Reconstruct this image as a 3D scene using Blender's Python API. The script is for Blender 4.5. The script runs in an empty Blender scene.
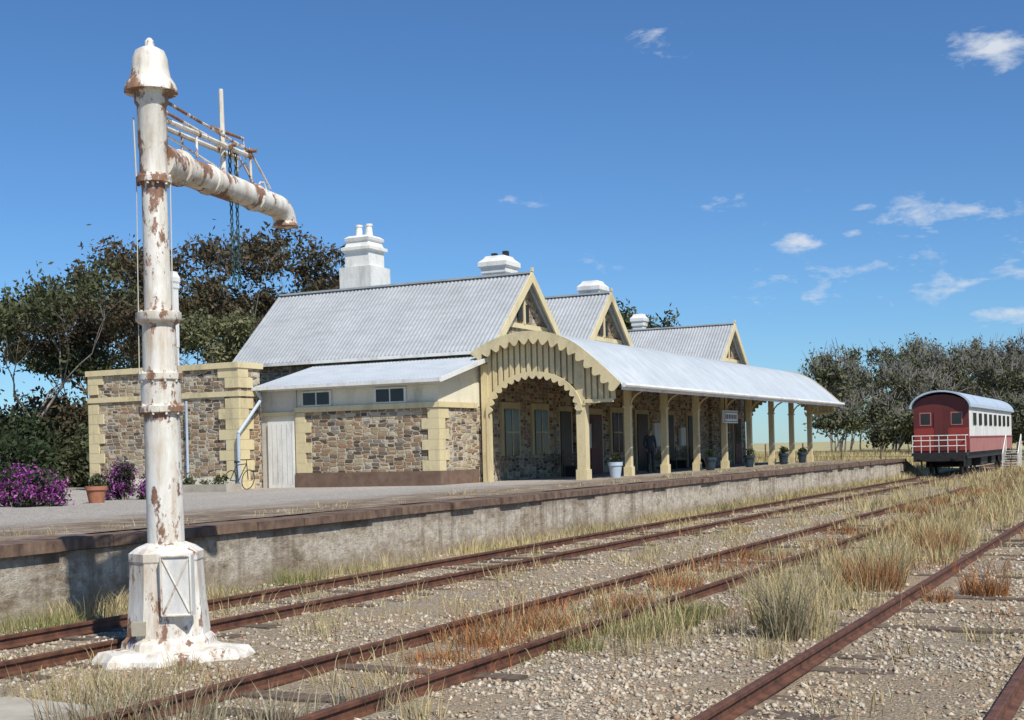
import bpy, math, random
import numpy as np
from mathutils import Vector, noise, Matrix
random.seed(7); rng=np.random.default_rng(7)
R=math.radians
scene=bpy.context.scene
# world axes: +Y runs along the railway, -X goes from the tracks to the station. d = distance left of the viewpoint
def P(d,t,z): return (-d,t,z)

# ------------------------------------------------------------------ materials
class NT:
    def __init__(s,name):
        s.m=bpy.data.materials.new(name); s.m.use_nodes=True
        s.n=s.m.node_tree.nodes; s.l=s.m.node_tree.links
        s.b=s.n['Principled BSDF']; s.geo=None
    def node(s,t,**k):
        x=s.n.new(t)
        for a,b in k.items(): setattr(x,a,b)
        return x
    def link(s,a,b): s.l.new(a,b)
    def pos(s,scale=(1,1,1)):
        if not s.geo: s.geo=s.node('ShaderNodeNewGeometry')
        mp=s.node('ShaderNodeMapping'); mp.inputs['Scale'].default_value=scale
        s.link(s.geo.outputs['Position'],mp.inputs['Vector']); return mp.outputs[0]
    def noise(s,scale=5,detail=4,rough=.6,sc=(1,1,1),dist=0):
        x=s.node('ShaderNodeTexNoise'); x.inputs['Scale'].default_value=scale; x.inputs['Detail'].default_value=detail
        x.inputs['Roughness'].default_value=rough; x.inputs['Distortion'].default_value=dist
        s.link(s.pos(sc),x.inputs['Vector']); return x.outputs['Fac']
    def math(s,op,a,b=None,clamp=False):
        x=s.node('ShaderNodeMath',operation=op); x.use_clamp=clamp
        for i,v in enumerate((a,b)):
            if v is None: continue
            if hasattr(v,'links'): s.link(v,x.inputs[i])
            else: x.inputs[i].default_value=v
        return x.outputs[0]
    def axis(s,i):
        p=s.pos(); x=s.node('ShaderNodeSeparateXYZ'); s.link(p,x.inputs[0]); return x.outputs[i]
    def ramp(s,fac,stops,interp='LINEAR'):
        x=s.node('ShaderNodeValToRGB'); x.color_ramp.interpolation=interp
        e=x.color_ramp.elements
        while len(e)<len(stops): e.new(.5)
        for i,(p,c) in enumerate(stops):
            e[i].position=p; c=c if hasattr(c,'__len__') else (c,c,c); e[i].color=(*c[:3],1)
        s.link(fac,x.inputs[0]); return x.outputs[0]
    def mix(s,f,a,b,mode='MIX'):
        x=s.node('ShaderNodeMix',data_type='RGBA',blend_type=mode)
        for k,v in ((0,f),(6,a),(7,b)):
            if hasattr(v,'links'): s.link(v,x.inputs[k])
            elif k==0: x.inputs[0].default_value=v
            else: x.inputs[k].default_value=(*v[:3],1)
        return x.outputs[2]
    def bump(s,h,strength=.5,dist=.02):
        x=s.node('ShaderNodeBump'); x.inputs['Strength'].default_value=strength; x.inputs['Distance'].default_value=dist
        s.link(h,x.inputs['Height']); s.link(x.outputs[0],s.b.inputs['Normal'])
    def col(s,c):
        if hasattr(c,'links'): s.link(c,s.b.inputs['Base Color'])
        else: s.b.inputs['Base Color'].default_value=(*c,1)
    def rough(s,r): s.b.inputs['Roughness'].default_value=r

def mottled(name,c1,c2,scale=3,rough=.8,bump=.2,detail=6,sc=(1,1,1),metal=0,bd=.01):
    m=NT(name); f=m.noise(scale,detail,.65,sc)
    m.col(m.ramp(f,[(.3,c1),(.7,c2)])); m.rough(rough); m.b.inputs['Metallic'].default_value=metal
    if bump: m.bump(m.noise(scale*6,4,.6,sc),bump,bd)
    return m.m
def island(name,cols,rough=.85,transl=0,var=.6):
    m=NT(name); g=m.node('ShaderNodeNewGeometry')
    n=len(cols); c=m.ramp(g.outputs['Random Per Island'],[(i/(n-1) if n>1 else 0,cc) for i,cc in enumerate(cols)])
    f=m.noise(.35,3,.6); c=m.mix(var,c,m.ramp(f,[(.3,(.45,.45,.45)),(.7,(1.25,1.2,1.1))]),'MULTIPLY')
    m.col(c); m.rough(rough); m.b.inputs['Specular IOR Level'].default_value=.25
    if transl:
        tr=m.node('ShaderNodeBsdfTranslucent'); m.link(c,tr.inputs[0])
        mx=m.node('ShaderNodeMixShader'); mx.inputs[0].default_value=transl
        m.link(m.b.outputs[0],mx.inputs[1]); m.link(tr.outputs[0],mx.inputs[2])
        m.link(mx.outputs[0],m.n['Material Output'].inputs[0])
    return m.m

def stone_mat():
    m=NT('rubble_stone')
    w=m.node('ShaderNodeTexNoise'); w.inputs['Scale'].default_value=2.6; w.inputs['Detail'].default_value=2
    p=m.pos((1,1,1)); m.link(p,w.inputs['Vector'])
    mv=m.node('ShaderNodeVectorMath',operation='MULTIPLY_ADD'); mv.inputs[1].default_value=(.12,.12,.06)
    m.link(w.outputs['Color'],mv.inputs[0]); m.link(p,mv.inputs[2])
    mp=m.node('ShaderNodeMapping'); mp.inputs['Scale'].default_value=(3.0,3.0,7.8); m.link(mv.outputs[0],mp.inputs[0])
    vs=[]
    for ft in ('F1','F2'):
        v=m.node('ShaderNodeTexVoronoi',feature=ft,distance='CHEBYCHEV'); v.inputs['Scale'].default_value=1; v.inputs['Randomness'].default_value=.68
        m.link(mp.outputs[0],v.inputs['Vector']); vs.append(v)
    edge=m.math('SUBTRACT',vs[1].outputs['Distance'],vs[0].outputs['Distance'])
    sp=m.node('ShaderNodeSeparateColor'); m.link(vs[0].outputs['Color'],sp.inputs[0])
    c=m.ramp(sp.outputs[0],[(0,(.10,.07,.05)),(.12,(.26,.17,.10)),(.3,(.34,.25,.155)),(.42,(.17,.125,.09)),(.54,(.42,.33,.21)),(.68,(.31,.19,.105)),(.8,(.46,.39,.28)),(.9,(.24,.215,.185))],'CONSTANT')
    c=m.mix(.6,c,m.ramp(m.noise(11,6,.7),[(.25,.5),(.75,1.4)]),'MULTIPLY')
    mo=m.ramp(edge,[(.05,1.0),(.12,0.0)])
    c=m.mix(mo,c,(.50,.44,.33)); m.col(c); m.rough(.9)
    m.bump(m.ramp(edge,[(.02,0.),(.2,1.)]),.8,.03); return m.m
def rusty_white():
    m=NT('flaking_white_paint')
    a=m.noise(3.4,9,.74,(1,1,.5)); b=m.noise(16,7,.75,(1,1,.6))
    z=m.math('DIVIDE',m.axis(2),7.0)
    st=[(0,.03)]
    for zc,s in ((.12,.05),(2.45,.09),(2.8,.07),(3.42,.10),(4.86,.12),(5.22,.07),(5.72,.13)):
        st+=[((zc-.25)/7,.0),(zc/7,s),((zc+.14)/7,.0)]
    st=sorted(st)
    boost=m.ramp(z,st+[(.99,0)])
    a2=m.math('ADD',a,boost)
    base=m.ramp(m.noise(6,8,.72,(1,1,.3)),[(.25,(.42,.36,.27)),(.42,(.66,.62,.53)),(.6,(.80,.78,.72))])
    rust=m.ramp(b,[(.3,(.07,.025,.014)),(.55,(.22,.085,.035)),(.8,(.36,.2,.11))])
    k=m.ramp(a2,[(.56,0.),(.59,.92)])
    c=m.mix(k,base,rust); stain=m.ramp(m.noise(2.2,7,.72,(3.2,3.2,.35)),[(.47,0.),(.7,.6)])
    c=m.mix(stain,c,(.40,.25,.13)); m.col(c); m.rough(.62); m.bump(m.math('ADD',a,m.math('MULTIPLY',b,.4)),.5,.015); return m.m
def painted(name,c,dirt=.35,rough=.6):
    m=NT(name); d=tuple(x*.62 for x in c)
    f=m.noise(1.6,8,.7,(1,1,.35)); cc=m.ramp(f,[(.28,d),(.5,c),(.8,tuple(min(1,x*1.06) for x in c))])
    g=m.noise(14,5,.7); cc=m.mix(dirt,cc,m.ramp(g,[(.3,.7),(.6,1.05)]),'MULTIPLY'); m.col(cc); m.rough(rough)
    m.bump(g,.12,.01); return m.m
def metal_roof(name,c1,c2):
    m=NT(name); f=m.noise(.7,6,.65,(1,1,1)); cc=m.ramp(f,[(.3,c1),(.7,c2)])
    g=m.noise(1.3,6,.7,(1,6,1)); cc=m.mix(.6,cc,m.ramp(g,[(.35,.75),(.6,1.04)]),'MULTIPLY')
    m.col(cc); m.rough(.55); m.b.inputs['Metallic'].default_value=.15; return m.m
def gravel_mat(name,cols,scale,patchA,patchB,bump=.8,soil=.5,edge=None):
    m=NT(name)
    v=m.node('ShaderNodeTexVoronoi'); v.inputs['Scale'].default_value=scale; m.link(m.pos(),v.inputs['Vector'])
    sp=m.node('ShaderNodeSeparateColor'); m.link(v.outputs['Color'],sp.inputs[0])
    n=len(cols); c=m.ramp(sp.outputs[0],[(i/n,x) for i,x in enumerate(cols)],'CONSTANT')
    c=m.mix(.5,c,m.ramp(v.outputs['Distance'],[(.2,1.1),(.75,.45)]),'MULTIPLY')
    s1=m.noise(.55,8,.72,(1,.6,1)); s2=m.noise(.18,6,.6,(1,.35,1))
    fine=m.noise(30,6,.75)
    soilc=m.mix(fine,patchA,patchB)
    c=m.mix(m.ramp(s1,[(soil-.06,0.),(soil+.08,.8)]),c,soilc)
    c=m.mix(.4,c,m.ramp(s2,[(.3,.72),(.7,1.2)]),'MULTIPLY')
    if edge:   # worn earthy strip near the platform edge
        k=m.math('ADD',m.math('MULTIPLY',m.axis(0),-1),m.math('MULTIPLY',m.math('SUBTRACT',m.noise(.5,7,.7),.5),4))
        mr=m.node('ShaderNodeMapRange'); mr.inputs[1].default_value=edge[0]; mr.inputs[2].default_value=edge[1]; mr.inputs[3].default_value=1; mr.inputs[4].default_value=0; m.link(k,mr.inputs[0])
        c=m.mix(mr.outputs[0],c,m.ramp(m.noise(1.6,10,.82),[(.35,(.13,.09,.06)),(.5,(.27,.205,.145)),(.62,(.48,.41,.32))]))
    m.col(c); m.rough(.95); m.b.inputs['Specular IOR Level'].default_value=.2
    ad=m.node('ShaderNodeMath',operation='SUBTRACT'); m.link(fine,ad.inputs[0]); m.link(v.outputs['Distance'],ad.inputs[1])
    m.bump(ad.outputs[0],bump,.03); return m.m

M={}
M['stone']=stone_mat()
M['cream']=painted('cream_paint',(.68,.57,.33))
M['cream_dark']=painted('ochre_cream_paint',(.50,.41,.23))
M['cream_light']=painted('pale_cream_paint',(.74,.69,.54))
M['white']=painted('white_paint',(.76,.75,.70))
M['grey_wall']=painted('grey_render',(.56,.53,.46))
M['crane']=rusty_white()
M['roof']=metal_roof('galvanised_roof',(.38,.395,.40),(.47,.485,.49))
M['roof_light']=metal_roof('pale_metal_roof',(.46,.50,.53),(.56,.60,.63))
M['dark']=mottled('dark_opening',(.012,.012,.012),(.03,.028,.025),3,.4,0)
M['ceiling']=mottled('timber_ceiling',(.07,.055,.04),(.12,.095,.065),2,.8,0)
M['glass']=mottled('window_glass',(.015,.018,.02),(.025,.028,.03),2,.15,0)
M['plinth']=mottled('brown_plinth',(.13,.075,.05),(.21,.14,.10),4,.85,.2)
M['timber']=mottled('weathered_timber',(.07,.05,.035),(.18,.13,.09),5,.9,.5,sc=(3,.4,3))
M['rail']=mottled('rusty_rail',(.05,.02,.012),(.18,.075,.04),6,.7,.4)
M['concrete']=mottled('old_concrete',(.34,.30,.23),(.5,.46,.38),2,.9,.4)
M['terracotta']=mottled('terracotta',(.32,.12,.07),(.42,.18,.10),8,.8,.1)
M['bark']=mottled('bark',(.12,.10,.085),(.40,.36,.31),4,.9,.4,sc=(1,1,.4))
M['red']=painted('red_carriage_paint',(.30,.04,.03),.3,.5)
M['maroon']=painted('maroon_paint',(.13,.025,.022),.3,.5)
M['pink']=painted('faded_red_paint',(.44,.17,.15),.3,.5)
M['blue_roof']=painted('blue_grey_roof',(.44,.52,.60),.3,.5)
M['black']=mottled('black_iron',(.012,.012,.013),(.03,.026,.024),5,.6,.2)
M['chain']=mottled('chain',(.02,.06,.06),(.05,.10,.09),9,.6,0)
M['teal']=mottled('glazed_pot',(.015,.025,.04),(.035,.06,.08),6,.3,0)
M['greenpaint']=mottled('green_paint',(.02,.07,.04),(.04,.10,.06),6,.5,0)

def plat_face():
    m=NT('stained_render'); a=m.noise(1.0,10,.78,(1,.7,1.6)); b=m.noise(7,8,.78)
    c=m.ramp(a,[(.33,(.18,.13,.085)),(.43,(.43,.35,.25)),(.52,(.62,.55,.44)),(.62,(.54,.46,.35)),(.72,(.34,.25,.17))])
    c=m.mix(.75,c,m.ramp(b,[(.34,.4),(.62,1.2)]),'MULTIPLY')
    st=m.noise(1.1,6,.7,(1,2.4,.12)); c=m.mix(m.ramp(st,[(.5,0.),(.66,.7)]),c,(.19,.135,.09))
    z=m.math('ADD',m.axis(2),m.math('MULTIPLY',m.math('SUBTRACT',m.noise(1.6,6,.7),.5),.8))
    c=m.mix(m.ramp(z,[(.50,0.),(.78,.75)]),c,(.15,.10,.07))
    c=m.mix(m.ramp(z,[(.0,.6),(.2,0.)]),c,(.26,.19,.12))
    m.col(c); m.rough(.95); m.bump(m.math('ADD',a,m.math('MULTIPLY',b,.5)),1,.08); return m.m
M['platface']=plat_face()
M['coping']=mottled('brick_coping',(.06,.035,.025),(.24,.155,.105),3,.9,.6,sc=(1,2,1))
M['ground']=gravel_mat('ballast_ground',[(.27,.21,.15),(.44,.37,.28),(.54,.47,.36),(.38,.28,.19),(.49,.42,.31)],30,(.31,.225,.135),(.49,.39,.26),1,.49)
M['platgravel']=gravel_mat('platform_gravel',[(.42,.38,.33),(.56,.51,.44),(.48,.43,.37),(.63,.58,.51)],24,(.36,.30,.24),(.52,.45,.37),1,.6,(16.0,18.8))
def far_ground():
    m=NT('field_ground'); a=m.noise(.06,8,.7); b=m.noise(6,6,.7)
    c=m.ramp(a,[(.35,(.24,.23,.10)),(.5,(.42,.36,.17)),(.65,(.50,.43,.22))])
    c=m.mix(.5,c,m.ramp(b,[(.3,.6),(.7,1.2)]),'MULTIPLY'); m.col(c); m.rough(1); return m.m
M['field']=far_ground()

# ------------------------------------------------------------------ mesh helpers
def empty(name,loc=(0,0,0)):
    e=bpy.data.objects.new(name,None); scene.collection.objects.link(e); e.location=loc; e.empty_display_size=.3
    bpy.context.view_layer.update(); return e
def mesh(name,verts,faces,mat,parent=None,smooth=False,mi=None):
    me=bpy.data.meshes.new(name); me.from_pydata([tuple(v) for v in verts],[],[tuple(f) for f in faces])
    mats=mat if isinstance(mat,list) else [mat]
    for x in mats: me.materials.append(x)
    if mi is not None: me.polygons.foreach_set('material_index',mi)
    if smooth: me.polygons.foreach_set('use_smooth',[True]*len(me.polygons))
    me.update()
    o=bpy.data.objects.new(name,me); scene.collection.objects.link(o)
    if parent: o.parent=parent; o.matrix_parent_inverse=parent.matrix_world.inverted()
    return o
def fix(o):
    import bmesh
    bm=bmesh.new(); bm.from_mesh(o.data); bmesh.ops.recalc_face_normals(bm,faces=bm.faces); bm.to_mesh(o.data); bm.free(); return o
BF=[(0,3,2,1),(4,5,6,7),(0,1,5,4),(1,2,6,5),(2,3,7,6),(3,0,4,7)]
def boxv(d0,d1,t0,t1,z0,z1):
    x0,x1=-d1,-d0
    return [(x0,t0,z0),(x1,t0,z0),(x1,t1,z0),(x0,t1,z0),(x0,t0,z1),(x1,t0,z1),(x1,t1,z1),(x0,t1,z1)]
def box(name,d0,d1,t0,t1,z0,z1,mat,parent=None): return mesh(name,boxv(d0,d1,t0,t1,z0,z1),BF,mat,parent)
def boxes(name,L,mat,parent=None):
    v=[];f=[]
    for b in L:
        k=len(v); v+=boxv(*b); f+=[tuple(i+k for i in q) for q in BF]
    return mesh(name,v,f,mat,parent)
def prism_d(name,poly,d0,d1,mat,parent=None):
    n=len(poly); v=[P(d0,t,z) for t,z in poly]+[P(d1,t,z) for t,z in poly]
    f=[tuple(range(n)),tuple(range(2*n-1,n-1,-1))]+[(i,i+n,(i+1)%n+n,(i+1)%n) for i in range(n)]
    return fix(mesh(name,v,f,mat,parent))
def prism_t(name,poly,t0,t1,mat,parent=None):
    n=len(poly); v=[P(d,t0,z) for d,z in poly]+[P(d,t1,z) for d,z in poly]
    f=[tuple(range(n)),tuple(range(2*n-1,n-1,-1))]+[(i,i+n,(i+1)%n+n,(i+1)%n) for i in range(n)]
    return fix(mesh(name,v,f,mat,parent))
def tubes(name,segs,mat,parent=None,n=8,smooth=True):
    V=[];Fc=[]
    for s in segs:
        p0,p1,r0,r1=Vector(s[0]),Vector(s[1]),s[2],s[3]
        ax=(p1-p0)
        if ax.length<1e-6: continue
        ax.normalize(); u=ax.orthogonal().normalized(); w=ax.cross(u); k=len(V)
        for p,r in ((p0,r0),(p1,r1)):
            for i in range(n):
                a=2*math.pi*i/n; V.append(p+u*math.cos(a)*r+w*math.sin(a)*r)
        for i in range(n): Fc.append((k+i,k+(i+1)%n,k+n+(i+1)%n,k+n+i))
        Fc.append(tuple(k+i for i in range(n-1,-1,-1))); Fc.append(tuple(k+n+i for i in range(n)))
    o=mesh(name,V,Fc,mat,parent,smooth and n>6)
    if smooth and n>6: o.data.set_sharp_from_angle(angle=R(40))
    return o
def lathe(name,c,prof,mat,parent=None,n=28,smooth=True,rot=0):
    V=[];Fc=[]
    for r,z in prof:
        for i in range(n):
            a=2*math.pi*i/n+rot; V.append((c[0]+r*math.cos(a),c[1]+r*math.sin(a),c[2]+z))
    for j in range(len(prof)-1):
        for i in range(n): Fc.append((j*n+i,j*n+(i+1)%n,(j+1)*n+(i+1)%n,(j+1)*n+i))
    o=mesh(name,V,Fc,mat,parent,False)
    if smooth:
        for p in o.data.polygons: p.use_smooth=True
        o.data.set_sharp_from_angle(angle=R(35))
    return o
def corr(name,profile_fn,u0,u1,npro,mat,parent,pitch=.15,amp=.018):
    n=int((u1-u0)/pitch*4)+1; V=[];Fc=[]
    for i in range(n):
        u=u0+(u1-u0)*i/(n-1); o=amp*math.sin(2*math.pi*u/pitch)
        for k in range(npro):
            p,nn=profile_fn(k,u); V.append((p[0]+nn[0]*o,p[1]+nn[1]*o,p[2]+nn[2]*o))
    for i in range(n-1):
        for k in range(npro-1): Fc.append((i*npro+k,(i+1)*npro+k,(i+1)*npro+k+1,i*npro+k+1))
    return mesh(name,V,Fc,mat,parent,True)
def roof_plane(name,d0,d1,te,ze,tr,zr,mat,parent):
    nv=Vector((0,-(zr-ze)*(1 if tr>te else -1),abs(tr-te))).normalized()
    def fn(k,u):
        f=k/4; return ((-u,te+(tr-te)*f,ze+(zr-ze)*f),nv)
    return corr(name,fn,d0,d1,5,mat,parent,.17,.022)

# ------------------------------------------------------------------ ground
def gz(x,y):
    d=-x
    if y<74.5: base=-.14 if d<13.1 else .70
    else:
        s=min(1,max(0,(d-13.1)/9)); s=s*s*(3-2*s); base=-.14+.75*s
    if d<13.1 and 0<y<110: base+=.035*noise.noise(Vector((x*.9,y*.5,0)))+.012*noise.noise(Vector((x*4,y*4,3)))
    return base
xs=[-2500,-1200,-500,-200,-100,-60,-40,-30,-22,-18,-15,-13.12]+list(np.arange(-13.08,6,.28))+[8,12,20,40,100,300,900,2500]
ys=[-600,-200,-60,-20,0]+list(np.arange(3,40,.3))+list(np.arange(40,110,1.0))+[74.4,74.6,115,130,160,200,300,500,900,1800,3500]
ys=sorted(set(round(float(y),3) for y in ys))
V=[(x,y,gz(x,y)) for y in ys for x in xs]; nx=len(xs)
F=[];mi=[]
for j in range(len(ys)-1):
    for i in range(nx-1):
        F.append((j*nx+i,j*nx+i+1,(j+1)*nx+i+1,(j+1)*nx+i))
        xm=(xs[i]+xs[i+1])/2; ym=(ys[j]+ys[j+1])/2
        mi.append(1 if (xm<-13.2 and (ym>74 or xm<-42)) or ym>125 or xm>9 else 0)
mesh('ground',V,F,[M['ground'],M['field']],None,True,mi)

rails_d=[11.67,10.18,7.31,5.78,3.06,1.16]
def fastmesh(name,v,f,mat,parent=None,mi=None):
    me=bpy.data.meshes.new(name); nf=len(f); k=f.shape[1]
    me.vertices.add(len(v)); me.vertices.foreach_set('co',v.astype(np.float32).ravel())
    me.loops.add(nf*k); me.loops.foreach_set('vertex_index',f.astype(np.int32).ravel())
    me.polygons.add(nf); me.polygons.foreach_set('loop_start',np.arange(0,nf*k,k,dtype=np.int32))
    for x in (mat if isinstance(mat,list) else [mat]): me.materials.append(x)
    if mi is not None: me.polygons.foreach_set('material_index',mi.astype(np.int32))
    me.update(calc_edges=True); me.validate()
    o=bpy.data.objects.new(name,me); scene.collection.objects.link(o)
    if parent: o.parent=parent; o.matrix_parent_inverse=parent.matrix_world.inverted()
    return o
def stones(name,N,Fmin,Fmax,mat,smin,smax,thr,plat=False):
    cs,sn=.8919,.4523
    Fw=Fmin*np.power(Fmax/Fmin,rng.random(N)); Rr=(rng.random(N)*1.1-.58)*Fw
    X=-sn*Fw+cs*Rr; Y=cs*Fw+sn*Rr
    keep=(X<3)&(X>-12.9)
    for d in rails_d: keep&=np.abs(X+d)>.10
    nn=np.array([noise.noise(Vector((x*.8,y*.5,9))) for x,y in zip(X,Y)]); keep&=(nn+rng.random(N)*.6-.1>thr)
    X=X[keep];Y=Y[keep];Fw=Fw[keep];N=len(X)
    Z=np.array([gz(x,y) for x,y in zip(X,Y)])
    s=(smin+smax*rng.random(N)**2.5)*(1+Fw/60)
    octa=np.array([(1,0,0),(0,1,0),(-1,0,0),(0,-1,0),(0,0,1),(0,0,-1)],float)
    fc=np.array([(0,1,4),(1,2,4),(2,3,4),(3,0,4),(1,0,5),(2,1,5),(3,2,5),(0,3,5)])
    v=octa[None]*s[:,None,None]*(.7+.7*rng.random((N,6,1)))
    v[:,:,2]*=.7; v+=rng.normal(0,.25,(N,6,3))*s[:,None,None]
    v[:,:,0]+=X[:,None]; v[:,:,1]+=Y[:,None]; v[:,:,2]+=(Z+s*.15)[:,None]
    v=v.reshape(-1,3); f=(fc[None]+6*np.arange(N)[:,None,None]).reshape(-1,3)
    fastmesh(name,v,f,mat)
M['pebble']=island('ballast_stones',[(.25,.195,.135),(.56,.49,.38),(.40,.32,.23),(.64,.58,.47),(.47,.39,.29),(.33,.21,.13),(.52,.45,.34)],var=.35)
stones('ballast_gravel',90000,8.5,45,M['pebble'],.008,.022,.0)

# ------------------------------------------------------------------ railway tracks
def track(da,db):
    e=empty('railway_track',(-(da+db)/2,20,0))
    prof=[(-.07,-.14),(.07,-.14),(.07,-.125),(.015,-.11),(.012,-.045),(.036,-.035),(.036,-.004),(.028,0),(-.028,0),(-.036,-.004),(-.036,-.035),(-.012,-.045),(-.015,-.11),(-.07,-.125)]
    for i,d in enumerate((da,db)): prism_t('rail_%d'%(i+1),[(d+a,z) for a,z in prof],-10,260,M['rail'],e)
    L=[];t=-4
    while t<110:
        o=random.uniform(-.05,.05); L.append((min(da,db)-.5+o,max(da,db)+.5+o,t,t+.24,-.3,-.13+random.uniform(-.035,.015))); t+=.72
    boxes('sleepers',L,M['timber'],e)
track(11.67,10.18); track(7.31,5.78); track(3.06,1.16)

# ------------------------------------------------------------------ platform
plat=empty('railway_platform',(-15,30,0))
prism_t('platform_body',[(13.0,-.3),(13.0,.74),(40,.66),(40,-.3)],-25,73,[M['platface']],plat)
L=[];t=-25
while t<73:
    l=random.uniform(.9,1.25); o=random.uniform(-.04,.04); z=random.uniform(-.02,.012)
    L.append((12.93+o,13.62,t,min(t+l,73)-.015,.752,.90+z)); t+=l
boxes('coping',L,M['coping'],plat)
tt=list(np.arange(-25,73.01,1.0)); dd=[13.6,14.4,15.4,16.5,18,20,22,26,30,36,42]
def pz(d): return .905-.012*max(0,d-13.6) if d<24 else .78
V=[];Fq=[]
for t in tt:
    for d in dd: V.append(P(d,t,pz(d)+.012*noise.noise(Vector((d*.6,t*.6,0)))))
for j in range(len(tt)-1):
    for i in range(len(dd)-1): k=j*len(dd)+i; Fq.append((k,k+1,k+len(dd)+1,k+len(dd)))
fix(mesh('platform_surface',V,Fq,M['platgravel'],plat,True))
prism_d('platform_end_ramp',[(73,-.3),(73,.88),(79,-.12),(79,-.3)],13.0,18,M['platface'],plat)

# ------------------------------------------------------------------ station building
st=empty('stone_railway_station',(-25,50,0))
ZR=8.5
def gable_block(pref,tc,hw,d0,d1):
    ze=5.45; sl=(ZR-ze)/(hw+.35)
    prism_d(pref+'_walls',[(tc-hw,.6),(tc+hw,.6),(tc+hw,ZR-.12-sl*hw),(tc,ZR-.12),(tc-hw,ZR-.12-sl*hw)],d0,d1,M['stone'],st)
    for sgn,nm in ((-1,'near'),(1,'far')):
        roof_plane(pref+'_roof_'+nm,d0-.42,d1+.3,tc+sgn*(hw+.35),ze,tc,ZR,M['roof'],st)
        for dd_,w,mt in ((d0-.48,.06,M['cream']),(d1+.3,.04,M['roof'])):
            a=(tc+sgn*(hw+.42),ze-.08); b=(tc,ZR+.05)
            prism_d(pref+'_bargeboard',[a,b,(tc,ZR-.34),(tc+sgn*(hw+.1),ze-.18)],dd_,dd_+w,mt,st)
        box(pref+'_gutter',d0-.4,d1+.3,tc+sgn*(hw+.40)-.07,tc+sgn*(hw+.40)+.07,ze-.13,ze-.01,M['white'],st)
    box(pref+'_ridge_cap',d0-.42,d1+.3,tc-.13,tc+.13,ZR-.02,ZR+.05,M['roof'],st)
    zb=6.55; hwb=(ZR-.12-zb)/sl
    box(pref+'_gable_beam',d0-.09,d0-.003,tc-hwb+.02,tc+hwb-.02,zb-.12,zb+.06,M['cream'],st)
    box(pref+'_king_post',d0-.12,d0-.01,tc-.06,tc+.06,zb+.06,ZR-.3,M['cream'],st)
    box(pref+'_vent',d0-.07,d0-.012,tc-.45,tc+.45,zb+.15,zb+.8,M['dark'],st)
    boxes(pref+'_finial',[(d0-.5,d0-.42,tc-.05,tc+.05,ZR+.05,ZR+.2)],M['cream'],st)
gable_block('waiting_room_wing',43.7,3.05,21.6,32.4)
gable_block('office_wing',51.4,3.05,21.6,32.4)
gable_block('residence_wing',69.0,3.05,21.6,32.4)
box('link_block_walls',21.75,31,46.8,48.3,.6,5.2,M['stone'],st)
box('link_block_walls_2',21.75,31,54.5,65.9,.6,5.2,M['stone'],st)
prism_t('link_roof',[(21.5,5.21),(31.3,5.21),(26.5,6.5)],54.4,66.0,M['roof'],st)
prism_t('link_roof_2',[(21.5,5.21),(31.3,5.21),(26.5,6.5)],46.8,48.3,M['roof'],st)

box('lean_to_stone',21.45,27.15,37.0,40.6,.6,3.45,M['stone'],st)
box('lean_to_render',27.16,28.68,37.03,40.6,.6,4.27,M['grey_wall'],st)
box('lean_to_upper_wall',21.48,27.15,37.06,40.6,3.452,4.26,M['cream_light'],st)
prism_d('lean_to_side_gable',[(37.06,4.262),(40.6,4.262),(40.6,5.12)],21.50,21.56,M['cream_light'],st)
box('string_course',21.36,27.2,36.92,37.0,3.38,3.56,M['cream'],st)
box('string_course_side',21.36,21.448,37.0,39.6,3.38,3.56,M['cream'],st)
box('plinth',21.37,27.2,36.92,36.998,.6,1.28,M['plinth'],st)
box('plinth_side',21.37,21.447,37.0,39.6,.6,1.28,M['plinth'],st)
box('gutter_shadow_board',21.3,28.6,36.85,36.97,4.16,4.29,M['white'],st)
L=[]
z=1.285;i=0
while z<3.3:
    h=.348; w=.62 if i%2==0 else .38
    L.append((27.15-w,27.17,36.955,37.03,z,min(z+h-.006,3.375)))
    w2=.62 if i%2 else .38
    L.append((21.42,21.45+w,36.955,36.999,z,min(z+h-.006,3.375)))
    L.append((21.405,21.449,36.957,37.0+w2,z,min(z+h-.006,3.375)))
    z+=h;i+=1
boxes('quoins',L,M['cream'],st)
nv=Vector((0,-.9,3.8)).normalized()
def fn(k,u):
    f=k/4; return ((-u,36.6+(40.35-36.6)*f,4.31+.93*f),nv)
corr('lean_to_roof',fn,21.1,28.75,5,M['roof_light'],st)
box('lean_to_gutter',21.08,28.75,36.5,36.62,4.2,4.31,M['white'],st)
prism_d('lean_to_barge',[(36.55,4.18),(36.55,4.33),(40.0,5.19),(40.0,5.04)],21.04,21.09,M['white'],st)
for k,dc in enumerate((26.3,23.3)):
    box('high_window_frame_%d'%k,dc-.62,dc+.62,36.99,37.055,3.575,4.1,M['white'],st)
    box('high_window_%d'%k,dc-.54,dc-.03,36.975,37.0,3.63,4.05,M['glass'],st)
    box('high_window_b_%d'%k,dc+.03,dc+.54,36.975,37.0,3.63,4.05,M['glass'],st)
box('ledge',27.17,28.68,36.93,37.02,3.3,3.42,M['cream'],st)
box('side_door',27.25,28.35,36.93,37.01,.78,3.1,M['white'],st)
for k in range(5): box('door_batten',27.3+.21*k,27.32+.21*k,36.92,36.932,.9,3.0,M['grey_wall'],st)
box('screen_wall',28.7,35.6,35.8,36.15,.6,4.98,M['stone'],st)
box('screen_wall_return',28.7,29.05,36.15,37.0,.6,4.98,M['stone'],st)
box('screen_coping',28.62,35.7,35.7,36.25,4.98,5.18,M['cream'],st)
box('screen_coping_return',28.62,29.13,36.252,37.1,4.98,5.18,M['cream'],st)
box('screen_band',28.64,35.66,35.74,35.798,4.0,4.18,M['cream'],st)
box('screen_band_return',28.64,28.698,35.8,37.0,4.0,4.18,M['cream'],st)
L=[];z=.7;i=0
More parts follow.
